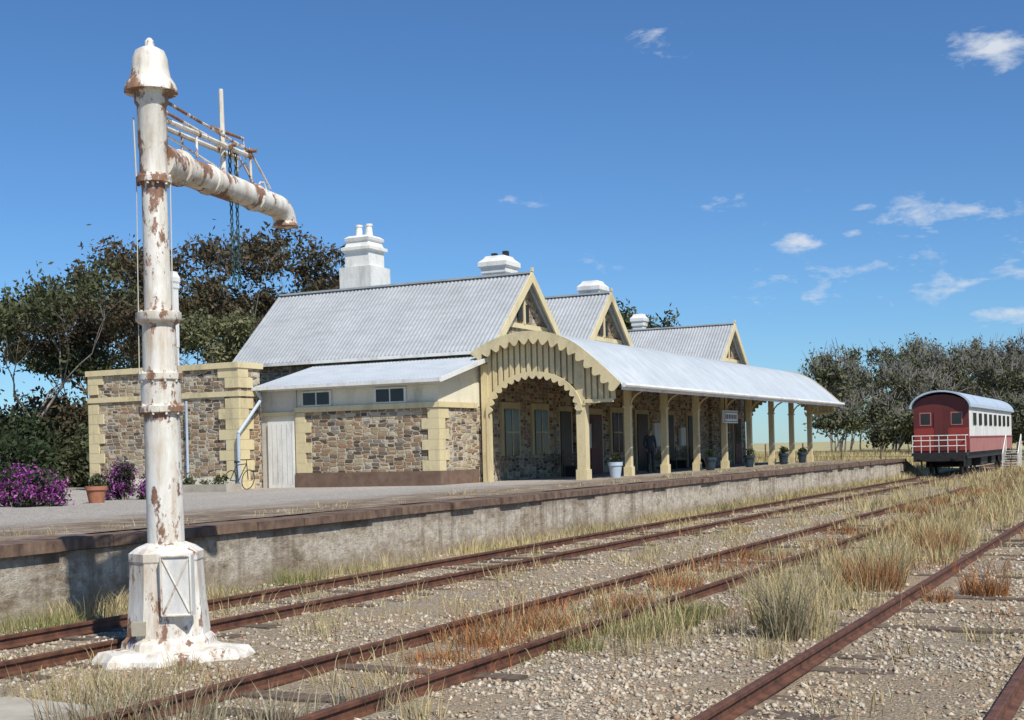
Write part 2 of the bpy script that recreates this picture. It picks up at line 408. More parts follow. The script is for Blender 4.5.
while z<4.95:
    h=.36; z1=min(z+h-.008,4.975)
    for a,b in ((28.67,28.7+(.85 if i%2 else .55)),(35.6-(.7 if i%2 else .45),35.63),(31.95-(.08 if i%2 else 0),32.6+(.08 if i%2 else 0))):
        if not(z<4.18 and z1>4.0): L.append((a,b,35.75,35.799,z,z1))
    if not(z<4.18 and z1>4.0): L.append((28.655,28.699,35.752,35.8+(.5 if i%2 else .75),z,z1))
    z+=h;i+=1
boxes('screen_quoins',L,M['cream'],st)
box('screen_plinth',28.63,35.66,35.73,35.797,.6,1.2,M['cream_light'],st)
box('rear_wing_walls',32.8,38,40.8,46.6,.6,4.6,M['stone'],st)
box('rear_wing_roof',32.75,38.2,40.6,46.8,4.61,4.75,M['roof'],st)
tubes('downpipe',[(P(28.5,36.55,4.2),P(28.45,36.75,3.9),.06,.06),(P(28.45,36.75,3.9),P(28.6,35.62,2.7),.06,.06),(P(28.6,35.62,2.7),P(28.6,35.62,.8),.06,.06),(P(30.9,35.66,3.9),P(30.9,35.66,.8),.045,.045)],M['blue_roof'],st)
tubes('arch_downpipe',[(P(21.0,39.55,3.3),P(21.0,39.55,.85),.05,.05)],M['cream_dark'],st)

# verandah -------------------------------------------------------
ctrl=[(21.58,5.22),(21.45,5.33),(20.8,5.62),(20.2,5.8),(19.55,5.88),(18.9,5.85),(18.25,5.68),(17.6,5.36),(16.8,4.72),(16.0,3.98)]
def cr(pts,n):
    out=[]
    P_=[pts[0]]+pts+[pts[-1]]
    for i in range(1,len(P_)-2):
        p0,p1,p2,p3=[np.array(P_[j]) for j in (i-1,i,i+1,i+2)]
        for k in range(n):
            t=k/n; out.append(tuple(.5*((2*p1)+(-p0+p2)*t+(2*p0-5*p1+4*p2-p3)*t*t+(-p0+3*p1-3*p2+p3)*t**3)))
    out.append(pts[-1]); return out
cv=cr(ctrl,3)
def nrm(k):
    a=cv[max(0,k-1)];b=cv[min(len(cv)-1,k+1)]; dx=-(b[0]-a[0]);dz=b[1]-a[1]; n=Vector((-dz,0,dx)).normalized()
    return n if n.z>0 else -n
NR=[nrm(k) for k in range(len(cv))]
def fnv(k,u): return ((-cv[k][0],u,cv[k][1]),NR[k])
T0,T1=39.6,71.3
corr('verandah_roof',fnv,T0,T1,len(cv),M['roof_light'],st,.17,.02)
def fnc(k,u): return ((-cv[k][0]-NR[k].x*.07,u,cv[k][1]-NR[k].z*.07),NR[k])
corr('verandah_ceiling',fnc,T0+.05,T1-.05,len(cv),M['ceiling'],st,3.0,0.0)
def ztop(d):
    c=sorted(cv); return float(np.interp(d,[x[0] for x in c],[x[1] for x in c]))
def scallop_curve(name,line,width,t,thick,mat,step=.3,depth=.1):
    pts=np.array(line); seg=np.r_[0,np.cumsum(np.hypot(*np.diff(pts,axis=0).T))]; n=int(seg[-1]/(step/8))
    s=np.linspace(0,seg[-1],n); X=np.interp(s,seg,pts[:,0]); Z=np.interp(s,seg,pts[:,1])
    dx=np.gradient(X); dz=np.gradient(Z); ln=np.hypot(dx,dz); nx_,nz_=dz/ln,-dx/ln
    sgn=np.where(nz_>0,-1,1); nx_*=sgn; nz_*=sgn
    w=width+depth*np.abs(np.sin(np.pi*s/step))
    V=[];Fc=[]
    for i in range(n):
        for tt_ in (t,t+thick):
            V.append(P(X[i],tt_,Z[i])); V.append(P(X[i]+nx_[i]*w[i],tt_,Z[i]+nz_[i]*w[i]))
    for i in range(n-1):
        a=i*4;b=a+4
        Fc+=[(a,b,b+1,a+1),(a+2,a+3,b+3,b+2),(a,a+2,b+2,b),(a+1,b+1,b+3,a+3)]
    return fix(mesh(name,V,Fc,mat,st))
topline=[(d,z+.05) for d,z in cv]
arch=lambda d: (3.2+1.3*math.sqrt(max(0,1-((d-19.35)/1.78)**2))) if 17.57<d<21.13 else (3.15 if d>=21.13 else 3.3+.18*(17.57-d))
for (tb,nm,sg) in ((39.8,'near',-1),(71.05,'far',1)):
    tf=tb-.28 if sg<0 else tb+.30
    scallop_curve('scalloped_bargeboard_'+nm,topline,.24,tf,.06,M['cream'],.40,.22)
    L=[]; L2=[]; d=16.35
    while d<21.4:
        e=min(d+.15,21.42); zt=min(ztop(d),ztop(e))-.09; zb=max(arch(d),arch(e))
        if zt>zb: L.append((d,e,tb+.08,tb+.12,zb,zt))
        e2=min(d+.22,21.42); zt2=min(ztop(e),ztop(e2))-.09; zb2=max(arch(e),arch(e2))
        if zt2>zb2 and e2>e: L2.append((e,e2,tb+.14,tb+.16,zb2,zt2))
        d+=.22
    boxes('gable_boards_'+nm,L,M['cream'],st); boxes('gable_board_gaps_'+nm,L2,M['cream_dark'],st)
    al=[(19.35+1.83*math.cos(a),3.15+1.42*math.sin(a)) for a in np.linspace(0.02,math.pi-.02,40)]
    scallop_curve('scalloped_arch_'+nm,al,.12,tb-.02,.06,M['cream'],.30,.14)
    box('gable_tie_'+nm,16.4,17.45,tb+.0,tb+.07,3.42,3.54,M['cream'],st)
L=[];Lb=[];base=[]
for k in range(9):
    t=40.3+3.8*k-(.3 if k==0 else 0); w=.16 if k==0 else .115
    L.append((17.6-w,17.6+w,t-w,t+w,.86,4.95))
    base.append((17.6-w-.04,17.6+w+.04,t-w-.04,t+w+.04,.85,1.2))
    base.append((17.6-w-.035,17.6+w+.035,t-w-.035,t+w+.035,3.35,3.42))
boxes('verandah_posts',L,M['cream'],st); boxes('post_bases',base,M['cream'],st)
boxes('wall_pilaster_post',[(21.1,21.36,39.85,40.15,.8,4.9)],M['cream'],st)
box('verandah_beam',17.52,17.68,40.2,70.9,4.6,4.85,M['cream_dark'],st)
segs=[]
for k in range(9):
    t=40.3+3.8*k
    for s_ in (-1,1):
        if k==0 and s_<0 or k==8 and s_>0: continue
        pr=None
        for a in np.linspace(0,math.pi/2,6):
            p=P(17.6,t+s_*(.11+.7*(1-math.cos(a))),3.8+.8*math.sin(a))
            if pr: segs.append((pr,p,.035,.035))
            pr=p
    pr=None
    for a in np.linspace(0,math.pi/2,6):
        p=P(17.48-1.1*(1-math.cos(a)),t,3.45+.6*math.sin(a))
        if pr: segs.append((pr,p,.035,.035))
        pr=p
tubes('verandah_brackets',segs,M['cream'],st,6)
box('verandah_fascia',15.93,15.99,T0-.05,T1+.05,3.80,3.97,M['white'],st)
tubes('verandah_gutter',[(P(15.88,T0-.1,3.95),P(15.88,T1+.1,3.95),.075,.075)],M['white'],st)
def opening(t,w,z0,z1,kind):
    box('opening_surround',21.50,21.597,t-w/2-.2,t+w/2+.2,max(z0-.0,.8),z1+.25,M['cream_dark'],st)
    if kind=='door':
        box('door_leaf',21.46,21.499,t-w/2,t+w/2,z0,z1,M['greenpaint'] if int(t)%2 else M['maroon'],st)
        box('door_glass',21.45,21.459,t-w/2+.15,t+w/2-.15,z0+1.1,z1-.15,M['glass'],st)
    else:
        box('window_glass',21.46,21.499,t-w/2,t+w/2,z0,z1,M['glass'],st)
        boxes('glazing_bars',[(21.44,21.459,t-.03,t+.03,z0,z1),(21.44,21.458,t-w/2,t-.031,(z0+z1)/2-.03,(z0+z1)/2+.03),(21.44,21.458,t+.031,t+w/2,(z0+z1)/2-.03,(z0+z1)/2+.03)],M['cream_dark'],st)
for t,k in ((42.4,'w'),(44.9,'w'),(50.2,'d'),(52.6,'w'),(68,'w'),(70.2,'d')):
    if k=='d': opening(t,1.2,.82,3.3,'door')
    else: opening(t,1.1,1.7,3.4,'win')
for t,w in ((47.5,1.0),(56,1.3),(59.5,1.3),(63,1.3)):
    box('link_surround',21.66,21.748,t-w/2-.2,t+w/2+.2,.8,3.6,M['cream_dark'],st)
    box('link_door',21.62,21.659,t-w/2,t+w/2,.8,3.4,M['dark'],st)
boxes('notice_board_frames',[(21.40,21.46,49.0,49.5,1.9,2.9),(21.55,21.70,57.3,58.3,1.9,3.0),(21.55,21.70,61.0,61.7,1.9,2.8)],M['white'],st)

def chimney(nm,d,t,z0,z1,w,pots):
    pr=[(w*.5,z0),(w*.5,z1-1.15),(w*.60,z1-1.1),(w*.60,z1-.98),(w*.5,z1-.94),(w*.44,z1-.75),(w*.50,z1-.70),(w*.52,z1-.6),(w*.40,z1-.5)]
    k=math.sqrt(2)
    lathe(nm,P(d,t,0),[(r*k,z) for r,z in pr]+[(0,z1-.5)],M['white'],st,4,False,math.pi/4)
    for i in range(pots):
        o=(i-(pots-1)/2)*w*.42
        lathe(nm+'_pot',P(d+o,t,0),[(.17,z1-.5),(.13,z1-.1),(.16,z1-.08),(.16,z1),(0,z1)],M['white'],st,12)
chimney('chimney_a',29.4,45.0,7.0,11.3,1.15,2)
box('chimney_a_plinth',28.65,30.15,44.25,45.75,7,9.5,M['white'],st)
def stub(nm,d,t,z1,w):
    k=math.sqrt(2)/2
    lathe(nm,P(d,t,0),[(w*k*.8,6.5),(w*k*.8,z1-.75),(w*k*.95,z1-.68),(w*k*.95,z1-.5),(w*k*1.1,z1-.42),(w*k*1.1,z1-.25),(w*k*.8,z1-.1),(w*k*.7,z1),(0,z1)],M['white'],st,4,False,math.pi/4)
stub('chimney_b',23.7,46.0,9.6,1.15); stub('chimney_c',23.1,54.0,9.4,1.0); stub('chimney_d',27.1,70.0,9.5,.75)
boxes('chimney_b_caps',[(23.3,23.5,45.9,46.1,9.6,9.8),(23.8,24.0,45.9,46.1,9.6,9.75)],M['black'],st)
stub('chimney_e',36.9,41.9,9.65,.42)
box('chimney_e_shaft',36.75,37.05,41.75,42.05,4.7,6.49,M['white'],st)

# ------------------------------------------------------------------ water crane
cx,cy=-9.4,10.5
wc=empty('railway_water_crane',(cx,cy,0))
def irregular_pad():
    n=28;V=[]
    for z,s in ((-.24,1.05),(-.1,1.0),(-.035,.9),(-.01,.6)):
        for i in range(n):
            a=2*math.pi*i/n; r=s*(.66+.10*math.sin(3*a+1)+.06*math.sin(5*a)+.05*math.sin(11*a+2)+random.uniform(-.02,.02))
            V.append((cx+.05+r*1.1*math.cos(a),cy+r*math.sin(a),z+random.uniform(-.012,.012)))
    Fc=[(j*n+i,j*n+(i+1)%n,(j+1)*n+(i+1)%n,(j+1)*n+i) for j in range(3) for i in range(n)]+[tuple(range(3*n,4*n))]
    mesh('concrete_pad',V,Fc,M['crane'],wc)
irregular_pad()
ang=math.atan2(.4523,.8919)+math.pi/8
lathe('pedestal',(cx,cy,0),[(.50,-.04),(.48,.05),(.43,.1),(.395,.5),(.375,.86),(.385,.88),(.385,.96),(.30,1.02),(.20,1.06)],M['crane'],wc,8,False,ang)
prof=[(.19,1.0),(.185,2.40),(.235,2.42),(.235,2.48),(.205,2.50),(.205,2.74),(.228,2.76),(.228,2.82),(.18,2.84),(.170,3.33),(.22,3.36),(.235,3.39),(.235,3.46),(.142,3.48),(.128,4.8),(.182,4.82),(.182,4.88),(.145,4.9),(.14,5.15),(.155,5.2),(.15,5.62),(.175,5.66),(.175,5.74),(.19,5.76),(.275,5.765),(.272,5.80),(.25,5.86),(.205,5.93),(.19,6.02),(.18,6.12),(.15,6.20),(.09,6.235),(.05,6.25),(.045,6.31),(.02,6.34),(0,6.345)]
lathe('column',(cx,cy,0),prof,M['crane'],wc,32)
segs=[]
for z,r in ((2.45,.215),(2.79,.21),(3.42,.2),(4.85,.16)):
    for i in range(10):
        a=2*math.pi*i/10; x,y=cx+r*math.cos(a),cy+r*math.sin(a); segs.append(((x,y,z-.06),(x,y,z+.06),.016,.016))
tubes('flange_bolts',segs,M['crane'],wc,6)
ri=Vector((.8919,.4523,0)); fw=Vector((-.4523,.8919,0)); c0=Vector((cx,cy,0))
def L2W(r,f,z): v=c0+ri*r+fw*f; return (v.x,v.y,z)
def obox(nm,r0,r1,f0,f1,z0,z1,mat):
    V=[L2W(r0,f0,z0),L2W(r1,f0,z0),L2W(r1,f1,z0),L2W(r0,f1,z0),L2W(r0,f0,z1),L2W(r1,f0,z1),L2W(r1,f1,z1),L2W(r0,f1,z1)]
    return mesh(nm,V,BF,mat,wc)
obox('access_door',.04,.36,-.43,-.30,.33,.95,M['white'])
tubes('door_cross',[(L2W(.07,-.435,.37),L2W(.33,-.435,.91),.010,.010),(L2W(.33,-.435,.37),L2W(.07,-.435,.91),.010,.010),
  (L2W(.05,-.44,.34),L2W(.35,-.44,.34),.012,.012),(L2W(.05,-.44,.94),L2W(.35,-.44,.94),.012,.012),(L2W(.05,-.44,.34),L2W(.05,-.44,.94),.012,.012),(L2W(.35,-.44,.34),L2W(.35,-.44,.94),.012,.012)],M['crane'],wc,6)
obox('name_plate',-.27,-.13,-.42,-.34,.14,.28,M['concrete'])
A0=Vector((cx,cy,5.08)); A1=Vector((-9.93,13.35,5.06)); ad=(A1-A0).normalized()
pts=[A0+ad*x for x in (0.1,.45,.46,.52,.53,1.1,1.11,1.16,1.17,2.2,2.21,2.26,2.27,2.85)]
rr=[.19,.175,.20,.20,.16,.16,.175,.175,.158,.15,.168,.168,.148,.145]
segs=[(pts[i],pts[i+1],rr[i],rr[i+1]) for i in range(len(pts)-1)]
pr=pts[-1]
for i in range(1,7):
    a=i/6*R(75); q=pts[-1]+ad*.22*math.sin(a)-Vector((0,0,.22*(1-math.cos(a)))); segs.append((pr,q,.145,.145)); pr=q
segs.append((pr,pr-Vector((0,0,.06)),.15,.165))
tubes('outlet_arm',segs,M['crane'],wc,20)
top=Vector((cx,cy,5.70))
up=Vector((0,0,1)); sd=ad.cross(up).normalized()
segs=[]
for s_ in (-.09,.09):
    segs+=[(top+sd*s_+ad*.15,A0+ad*2.0+up*.50+sd*s_,.018,.018),(A0+up*.42+sd*s_+ad*.12,A0+ad*2.0+up*.44+sd*s_,.03,.03),
           (A0+ad*.75+up*.16+sd*s_,A0+ad*.75+up*.42+sd*s_,.014,.014),
           (A0+ad*2.0+up*.14+sd*s_,A0+ad*2.0+up*.54+sd*s_,.016,.016),(A0+ad*2.0+up*.5+sd*s_,A0+ad*2.5+up*.15+sd*s_,.013,.013)]
segs+=[(A0+ad*2.0+up*.5-sd*.18,A0+ad*2.0+up*.5+sd*.18,.022,.022),(A0+ad*1.5+up*.46-sd*.18,A0+ad*1.5+up*.46+sd*.18,.022,.022),
       (A0+ad*.3+up*.3,A0+ad*1.4+up*.18,.012,.012)]
tubes('truss_rods',segs,M['crane'],wc,8)
segs=[];pr=None
for i in range(13):
    u=i/12; q=A0+ad*(1.5+1.1*u)+up*(.46-.34*u+.09*math.sin(u*math.pi*5))
    if pr is not None: segs.append((pr,q,.010,.010))
    pr=q
tubes('twisted_rod',segs,M['crane'],wc,6)
b=A0+ad*1.5
tubes('lever_post',[(b+up*.05,b+up*1.12,.035,.026),(b+up*.62-ad*.25,b+up*.66+ad*.5,.026,.018),(b+up*.66+ad*.5,b+up*.42+ad*.56,.010,.010)],M['crane'],wc,8)
segs=[]
for o in (.16,.30):
    zz=.5; q=b+ad*o; k=0
    while zz>-1.15:
        u=sd if k%2 else ad
        for s_ in (-1,1): segs.append((q+up*zz+u*.014*s_,q+up*(zz-.055)+u*.014*s_,.008,.008))
        zz-=.05;k+=1
tubes('pull_chains',segs,M['chain'],wc,5)
tubes('guy_rods',[(L2W(-.17,-.05,4.86),L2W(-.2,-.08,2.8),.005,.005),(L2W(.17,.0,4.86),L2W(.15,.0,3.45),.007,.007),(L2W(-.18,-.05,5.5),L2W(-.17,-.05,4.86),.009,.009)],M['grey_wall'],wc,6)
wc.rotation_mode='QUATERNION'; wc.rotation_quaternion=Matrix.Rotation(R(-.55),3,fw).to_quaternion()

# ------------------------------------------------------------------ railway carriage
ca=empty('railway_carriage',(-10.9,82,0))
dc=10.92; hw=1.45; t0,t1=72.2,92.5
def cprof(w,zb,zs,zt,n=10):
    return [(dc-w,zb),(dc-w,zs)]+[(dc-w*math.cos(a),zs+(zt-zs)*math.sin(a)) for a in np.linspace(.12,math.pi-.12,n)]+[(dc+w,zs),(dc+w,zb)]
prism_t('body_lower',[(dc-hw,1.2),(dc-hw,2.0),(dc+hw,2.0),(dc+hw,1.2)],t0,t1,M['pink'],ca)
prism_t('body_upper',cprof(hw-.02,2.001,3.62,4.25),t0+.02,t1-.02,M['white'],ca)
rp=[(dc-(hw+.12)*math.cos(a),3.6+.92*math.sin(a)) for a in np.linspace(0,math.pi,17)]
rp2=[(dc-(hw+.05)*math.cos(a),3.55+.88*math.sin(a)) for a in np.linspace(math.pi,0,17)]
prism_t('arched_roof',rp+rp2,t0-.35,t1+.35,M['blue_roof'],ca)
prism_t('end_panel',cprof(hw-.03,1.25,3.58,4.3),t0-.05,t0-.003,M['maroon'],ca)
box('end_red_panel',dc-hw+.05,dc+hw-.05,t0-.08,t0-.052,1.3,2.5,M['red'],ca)
boxes('end_windows',[(dc+.55,dc+1.05,t0-.075,t0-.055,2.7,3.3),(dc-1.05,dc-.55,t0-.075,t0-.055,2.7,3.3)],M['glass'],ca)
boxes('end_window_frames',[(dc+.5,dc+1.1,t0-.07,t0-.0535,2.65,3.35),(dc-1.1,dc-.5,t0-.07,t0-.0535,2.65,3.35)],M['pink'],ca)
box('end_door',dc-.36,dc+.36,t0-.095,t0-.0815,1.3,3.4,M['maroon'],ca)
L=[]
for k in range(8): L.append((dc-hw-.02,dc-hw+.01,t0+1.5+2.3*k,t0+2.6+2.3*k,2.65,3.3))
boxes('side_windows',L,M['glass'],ca)
box('side_waist_rail',dc-hw-.03,dc-hw-.002,t0,t1,1.97,2.05,M['red'],ca)
box('end_platform_floor',dc-1.4,dc+1.4,t0-1.0,t0-.1,1.05,1.2,M['black'],ca)
segs=[]
for o in np.linspace(-1.35,1.35,7): segs.append((P(dc+o,t0-.95,1.2),P(dc+o,t0-.95,2.1),.02,.02))
for z in (1.55,1.85,2.1): segs.append((P(dc-1.35,t0-.95,z),P(dc+1.35,t0-.95,z),.025,.025))
for o in (-1.35,1.35): segs.append((P(dc+o,t0-.95,2.1),P(dc+o,t0-.1,2.1),.03,.03))
tubes('end_railing',segs,M['white'],ca,6)
box('underframe',dc-1.3,dc+1.3,t0,t1,.85,1.195,M['black'],ca)
box('headstock',dc-1.3,dc+1.3,t0-1.05,t0-.85,.75,1.15,M['black'],ca)
segs=[]
for tb in (t0+2.4,t1-2.4):
    for o in (-.9,.9):
        for s_ in (-.78,.78): segs.append((P(dc+s_-.06,tb+o,.46),P(dc+s_+.06,tb+o,.46),.46,.46))
        segs.append((P(dc-.9,tb+o,.46),P(dc+.9,tb+o,.46),.07,.07))
for o in (-.85,.85): segs.append((P(dc+o,t0-1.05,1.0),P(dc+o,t0-1.45,1.0),.10,.17))
tubes('wheels_and_buffers',segs,M['black'],ca,18)
L=[]
for tb in (t0+2.4,t1-2.4):
    for s_ in (-.98,.92): L.append((dc+s_,dc+s_+.06,tb-1.5,tb+1.5,.4,.8))
    L.append((dc-1,dc+1,tb-.3,tb+.3,.5,.84))
L+=[(dc-1.1,dc+1.1,t0+7,t0+10,.35,.85),(dc-1.1,dc-.4,t0+12,t0+14,.35,.85)]
boxes('bogies',L,M['black'],ca)
sp=empty('steel_access_stairs',P(8.9,86,0))
L=[(8.5,9.4,86+.28*i,86.28+.28*i,.15*i,.15*i+.04) for i in range(8)]
boxes('treads',L,M['grey_wall'],sp)
tubes('handrails',[(P(d,86,.9),P(d,88.2,2.1),.03,.03) for d in (8.5,9.4)]+[(P(d,86+.73*i,.0),P(d,86+.73*i,.9+.4*i),.03,.03) for d in (8.5,9.4) for i in range(4)],M['white'],sp,6)

# ------------------------------------------------------------------ vegetation
def blades(cl,mat,name):
    B=[]
    for (x,y,z,r,n,h,w,le) in cl:
        n=int(n); a=rng.random(n)*2*np.pi; q=r*np.sqrt(rng.random(n))
        B.append(np.c_[x+q*np.cos(a),y+q*np.sin(a),np.full(n,z),np.full(n,h)*(.35+.85*rng.random(n)),np.full(n,w),np.full(n,le),a])
    B=np.vstack(B); n=len(B)
    a=B[:,6]+rng.normal(0,.9,n); le=B[:,5]*(.3+rng.random(n)); fa=rng.random(n)*np.pi
    wx=np.cos(fa)*B[:,4]; wy=np.sin(fa)*B[:,4]; h=B[:,3]; lx=np.cos(a)*le*h; ly=np.sin(a)*le*h
    v=np.zeros((n,5,3)); bx,by,bz=B[:,0],B[:,1],B[:,2]-.01
    v[:,0]=np.c_[bx-wx,by-wy,bz]; v[:,1]=np.c_[bx+wx,by+wy,bz]
    v[:,2]=np.c_[bx+lx*.35-wx*.7,by+ly*.35-wy*.7,bz+h*.6]; v[:,3]=np.c_[bx+lx*.35+wx*.7,by+ly*.35+wy*.7,bz+h*.6]
    v[:,4]=np.c_[bx+lx,by+ly,bz+h]
    tri=np.array([(0,1,3),(0,3,2),(2,3,4)]); f=(tri[None]+5*np.arange(n)[:,None,None]).reshape(-1,3)
    return fastmesh(name,v.reshape(-1,3),f,mat)
M['dry']=island('dry_grass',[(.32,.245,.12),(.55,.44,.24),(.40,.35,.17),(.62,.52,.31),(.27,.25,.10)])
M['green']=island('green_grass',[(.12,.16,.04),(.20,.23,.07),(.28,.28,.10),(.38,.34,.17)])
M['redweed']=island('rust_weeds',[(.30,.10,.035),(.48,.19,.07),(.40,.25,.12),(.22,.12,.06)])
M['greyweed']=island('grey_weeds',[(.30,.26,.16),(.46,.41,.29),(.22,.20,.11),(.38,.26,.17)])
def rail_ok(d): return all(abs(d-r)>.12 for r in rails_d)
def scat(n,d0,d1,t0,t1,r,nb,h,w=.006,le=.5,thr=-.15,sc=.5,seed=0,power=1.0):
    o=[]
    for _ in range(n):
        d=random.uniform(d0,d1); t=t0+(t1-t0)*random.random()**power
        if not rail_ok(d) or noise.noise(Vector((d*sc*1.6,t*sc,seed)))<thr: continue
        k=random.uniform(.3,1.0) if random.random()<.8 else random.uniform(1,1.9); far=1+max(0,t-15)/28
        zz=gz(-d,t) if d<13 else pz(d)
        o.append((-d,t,zz,r*k,nb*k,h*k,w*far,le))
    return o
dry=[];green=[];red=[];grey=[]
dry+=scat(2300,3.35,5.5,12,90,.22,14,.30,.005,.5,-.12,.35,1,1.2)
green+=scat(350,3.35,5.5,12,80,.2,12,.16,.005,.6,.08,.35,2,1.3)
red+=scat(520,3.3,5.6,15,80,.25,16,.28,.005,.6,.08,.3,3,1.2)
dry+=scat(1300,5.9,7.2,9,90,.18,11,.19,.005,.6,-.08,.4,4,1.3)
red+=scat(900,5.9,7.2,10,75,.24,16,.20,.005,.7,.0,.3,5,1.3)
green+=scat(250,5.4,7.0,9,60,.18,12,.13,.005,.7,.12,.3,6,1.4)
dry+=scat(1600,7.45,10.0,8,90,.16,9,.16,.005,.6,-.03,.4,7,1.3)
red+=scat(300,7.45,10.0,9,80,.16,9,.14,.005,.6,.1,.4,17,1.4)
green+=scat(200,7.45,10.0,9,60,.18,10,.12,.005,.6,.15,.4,8,1.4)
dry+=scat(1200,10.3,11.6,8,90,.15,8,.14,.005,.6,.0,.4,9,1.3)
dry+=scat(1400,11.9,12.97,6,73,.2,13,.22,.005,.5,-.12,.4,10,1.2)
green+=scat(600,11.9,12.97,6,73,.2,12,.18,.005,.6,.0,.35,11,1.2)
dry+=scat(900,.0,3.0,8,90,.16,9,.16,.005,.6,.05,.5,12,1.2)
red+=scat(140,1.3,2.9,14,60,.2,14,.2,.005,.7,.08,.3,13)
dry+=scat(1500,3.35,9,38,100,.35,14,.36,.005,.5,-.12,.2,21)
dry+=scat(500,-6,1,26,100,.35,14,.35,.005,.5,-.1,.2,22)
dry+=scat(600,13.5,15.5,8,72,.12,8,.09,.005,.8,.05,.5,31,1.1)
green+=scat(260,13.5,16,8,60,.12,8,.07,.005,.8,.12,.5,32,1.1)
for d,t,r,n,h,tgt in [(3.63,13.5,.20,230,.75,grey),(3.80,13.75,.22,170,.62,dry),(3.5,13.8,.28,130,.5,dry),(4.1,14.6,.3,200,.4,dry),(4.4,13.9,.2,100,.3,grey),
    (3.78,18.4,.45,420,.5,red),(3.95,19.2,.5,350,.45,dry),(2.25,18.2,.3,420,.32,red),(2.7,17.3,.2,160,.22,red),(4.2,22,.5,350,.5,dry),(3.9,25,.5,350,.5,red),(4.3,28,.6,350,.55,dry),(2.2,27,.4,250,.4,red),(1.9,33,.5,250,.45,dry),(1.6,24,.35,260,.35,red),(1.0,30,.4,240,.4,dry),
    (5.45,13.5,.4,420,.16,green),(5.3,14.3,.4,420,.18,green),(5.6,12.3,.35,300,.14,green),(5.2,15.2,.35,300,.18,green),(5.3,14.8,.5,200,.3,dry),
    (6.6,12.3,.3,260,.16,red),(6.5,13.5,.3,260,.2,red),(6.6,11.2,.35,260,.14,red),(6.3,15.5,.4,300,.25,red),(6.5,18,.4,300,.25,red),
    (6.9,7.8,.35,150,.36,grey),(7.9,8.3,.4,150,.34,grey),(6.2,8.1,.35,140,.3,grey),(5.9,8.9,.3,110,.28,grey),(7.4,7.4,.4,170,.4,grey),(8.4,8.8,.35,120,.25,dry),(5.2,8.6,.2,60,.3,dry),(9.0,8.9,.3,90,.2,dry),(8.6,9.7,.2,70,.2,dry),(8.3,8.0,.4,140,.3,dry),
    (12.3,11.5,.5,260,.3,green),(12.4,9.5,.5,220,.35,green),(12.4,13.5,.6,300,.3,dry),(12.5,17,.5,220,.3,green),(12.4,12.4,.6,260,.4,dry)]:
    tgt.append((-d,t,gz(-d,t),r,n,h,.005,.55))
blades(dry,M['dry'],'dry_grass'); blades(green,M['green'],'green_grass'); blades(red,M['redweed'],'rust_coloured_weeds'); blades(grey,M['greyweed'],'grey_weeds')
fg=[]
for _ in range(2200):
    d=random.uniform(13.5,45); t=random.uniform(76,135); fg.append((-d,t,gz(-d,t),.6,12,.45,.022,.5))
blades(fg,M['dry'],'field_grass')

def grow(p,dirv,length,r,depth,segs,tips,spread=.6,upb=.15):
    n=3; q=Vector(p); dv=Vector(dirv)
    for i in range(n):
        dv=(dv+Vector((random.gauss(0,.15),random.gauss(0,.15),random.gauss(0,.08)+upb*.3))).normalized()
        q2=q+dv*length/n; r2=r*(1-.13); segs.append((q.copy(),q2.copy(),r,r2)); q=q2; r=r2
        if depth==0: tips.append(q.copy())
    if depth==0: return
    k=random.choice((2,3,3)) if depth>1 else 3
    for i in range(k):
        a=random.random()*2*math.pi; nd=(dv+Vector((math.cos(a)*spread,math.sin(a)*spread,random.uniform(-.1,.35)))).normalized()
        grow(q,nd,length*random.uniform(.55,.88),r*.66,depth-1,segs,tips,spread,upb)
def leafmass(tips,per,rad,size,droop=.5,keepf=.85):
    T=np.array([tuple(t) for t in tips])
    keep=rng.random(len(T))<keepf; T=T[keep] if keep.any() else T
    n=len(T)*per; c=np.repeat(T,per,axis=0)
    rad_=np.repeat(rad*(.4+.9*rng.random(len(T))),per)[:,None]
    c=c+rng.normal(0,1,(n,3))*rad_*np.array([.55,.55,.42])
    a=rng.normal(0,1,(n,3)); a[:,2]-=droop; a/=np.linalg.norm(a,axis=1)[:,None]
    b=rng.normal(0,1,(n,3)); b-=a*(a*b).sum(1)[:,None]; b/=np.linalg.norm(b,axis=1)[:,None]
    s=(size*(.6+.8*rng.random(n)))[:,None]
    v=np.stack([c-a*s,c+b*s*.42,c+a*s,c-b*s*.42],1).reshape(-1,3)
    f=np.arange(4*n).reshape(-1,4); return v,f
def leafmat(name,cols,tr=.2): return island(name,cols,.6,tr)
M['gum']=leafmat('gum_leaves',[(.06,.075,.03),(.10,.115,.05),(.08,.09,.045),(.15,.155,.075)])
M['gum2']=leafmat('olive_leaves',[(.05,.048,.028),(.09,.07,.04),(.12,.085,.05),(.08,.085,.042)])
M['pale']=leafmat('pale_leaves',[(.13,.15,.065),(.19,.20,.10),(.24,.23,.13)])
M['darkleaf']=leafmat('dark_leaves',[(.025,.04,.016),(.04,.06,.024),(.06,.08,.035)])
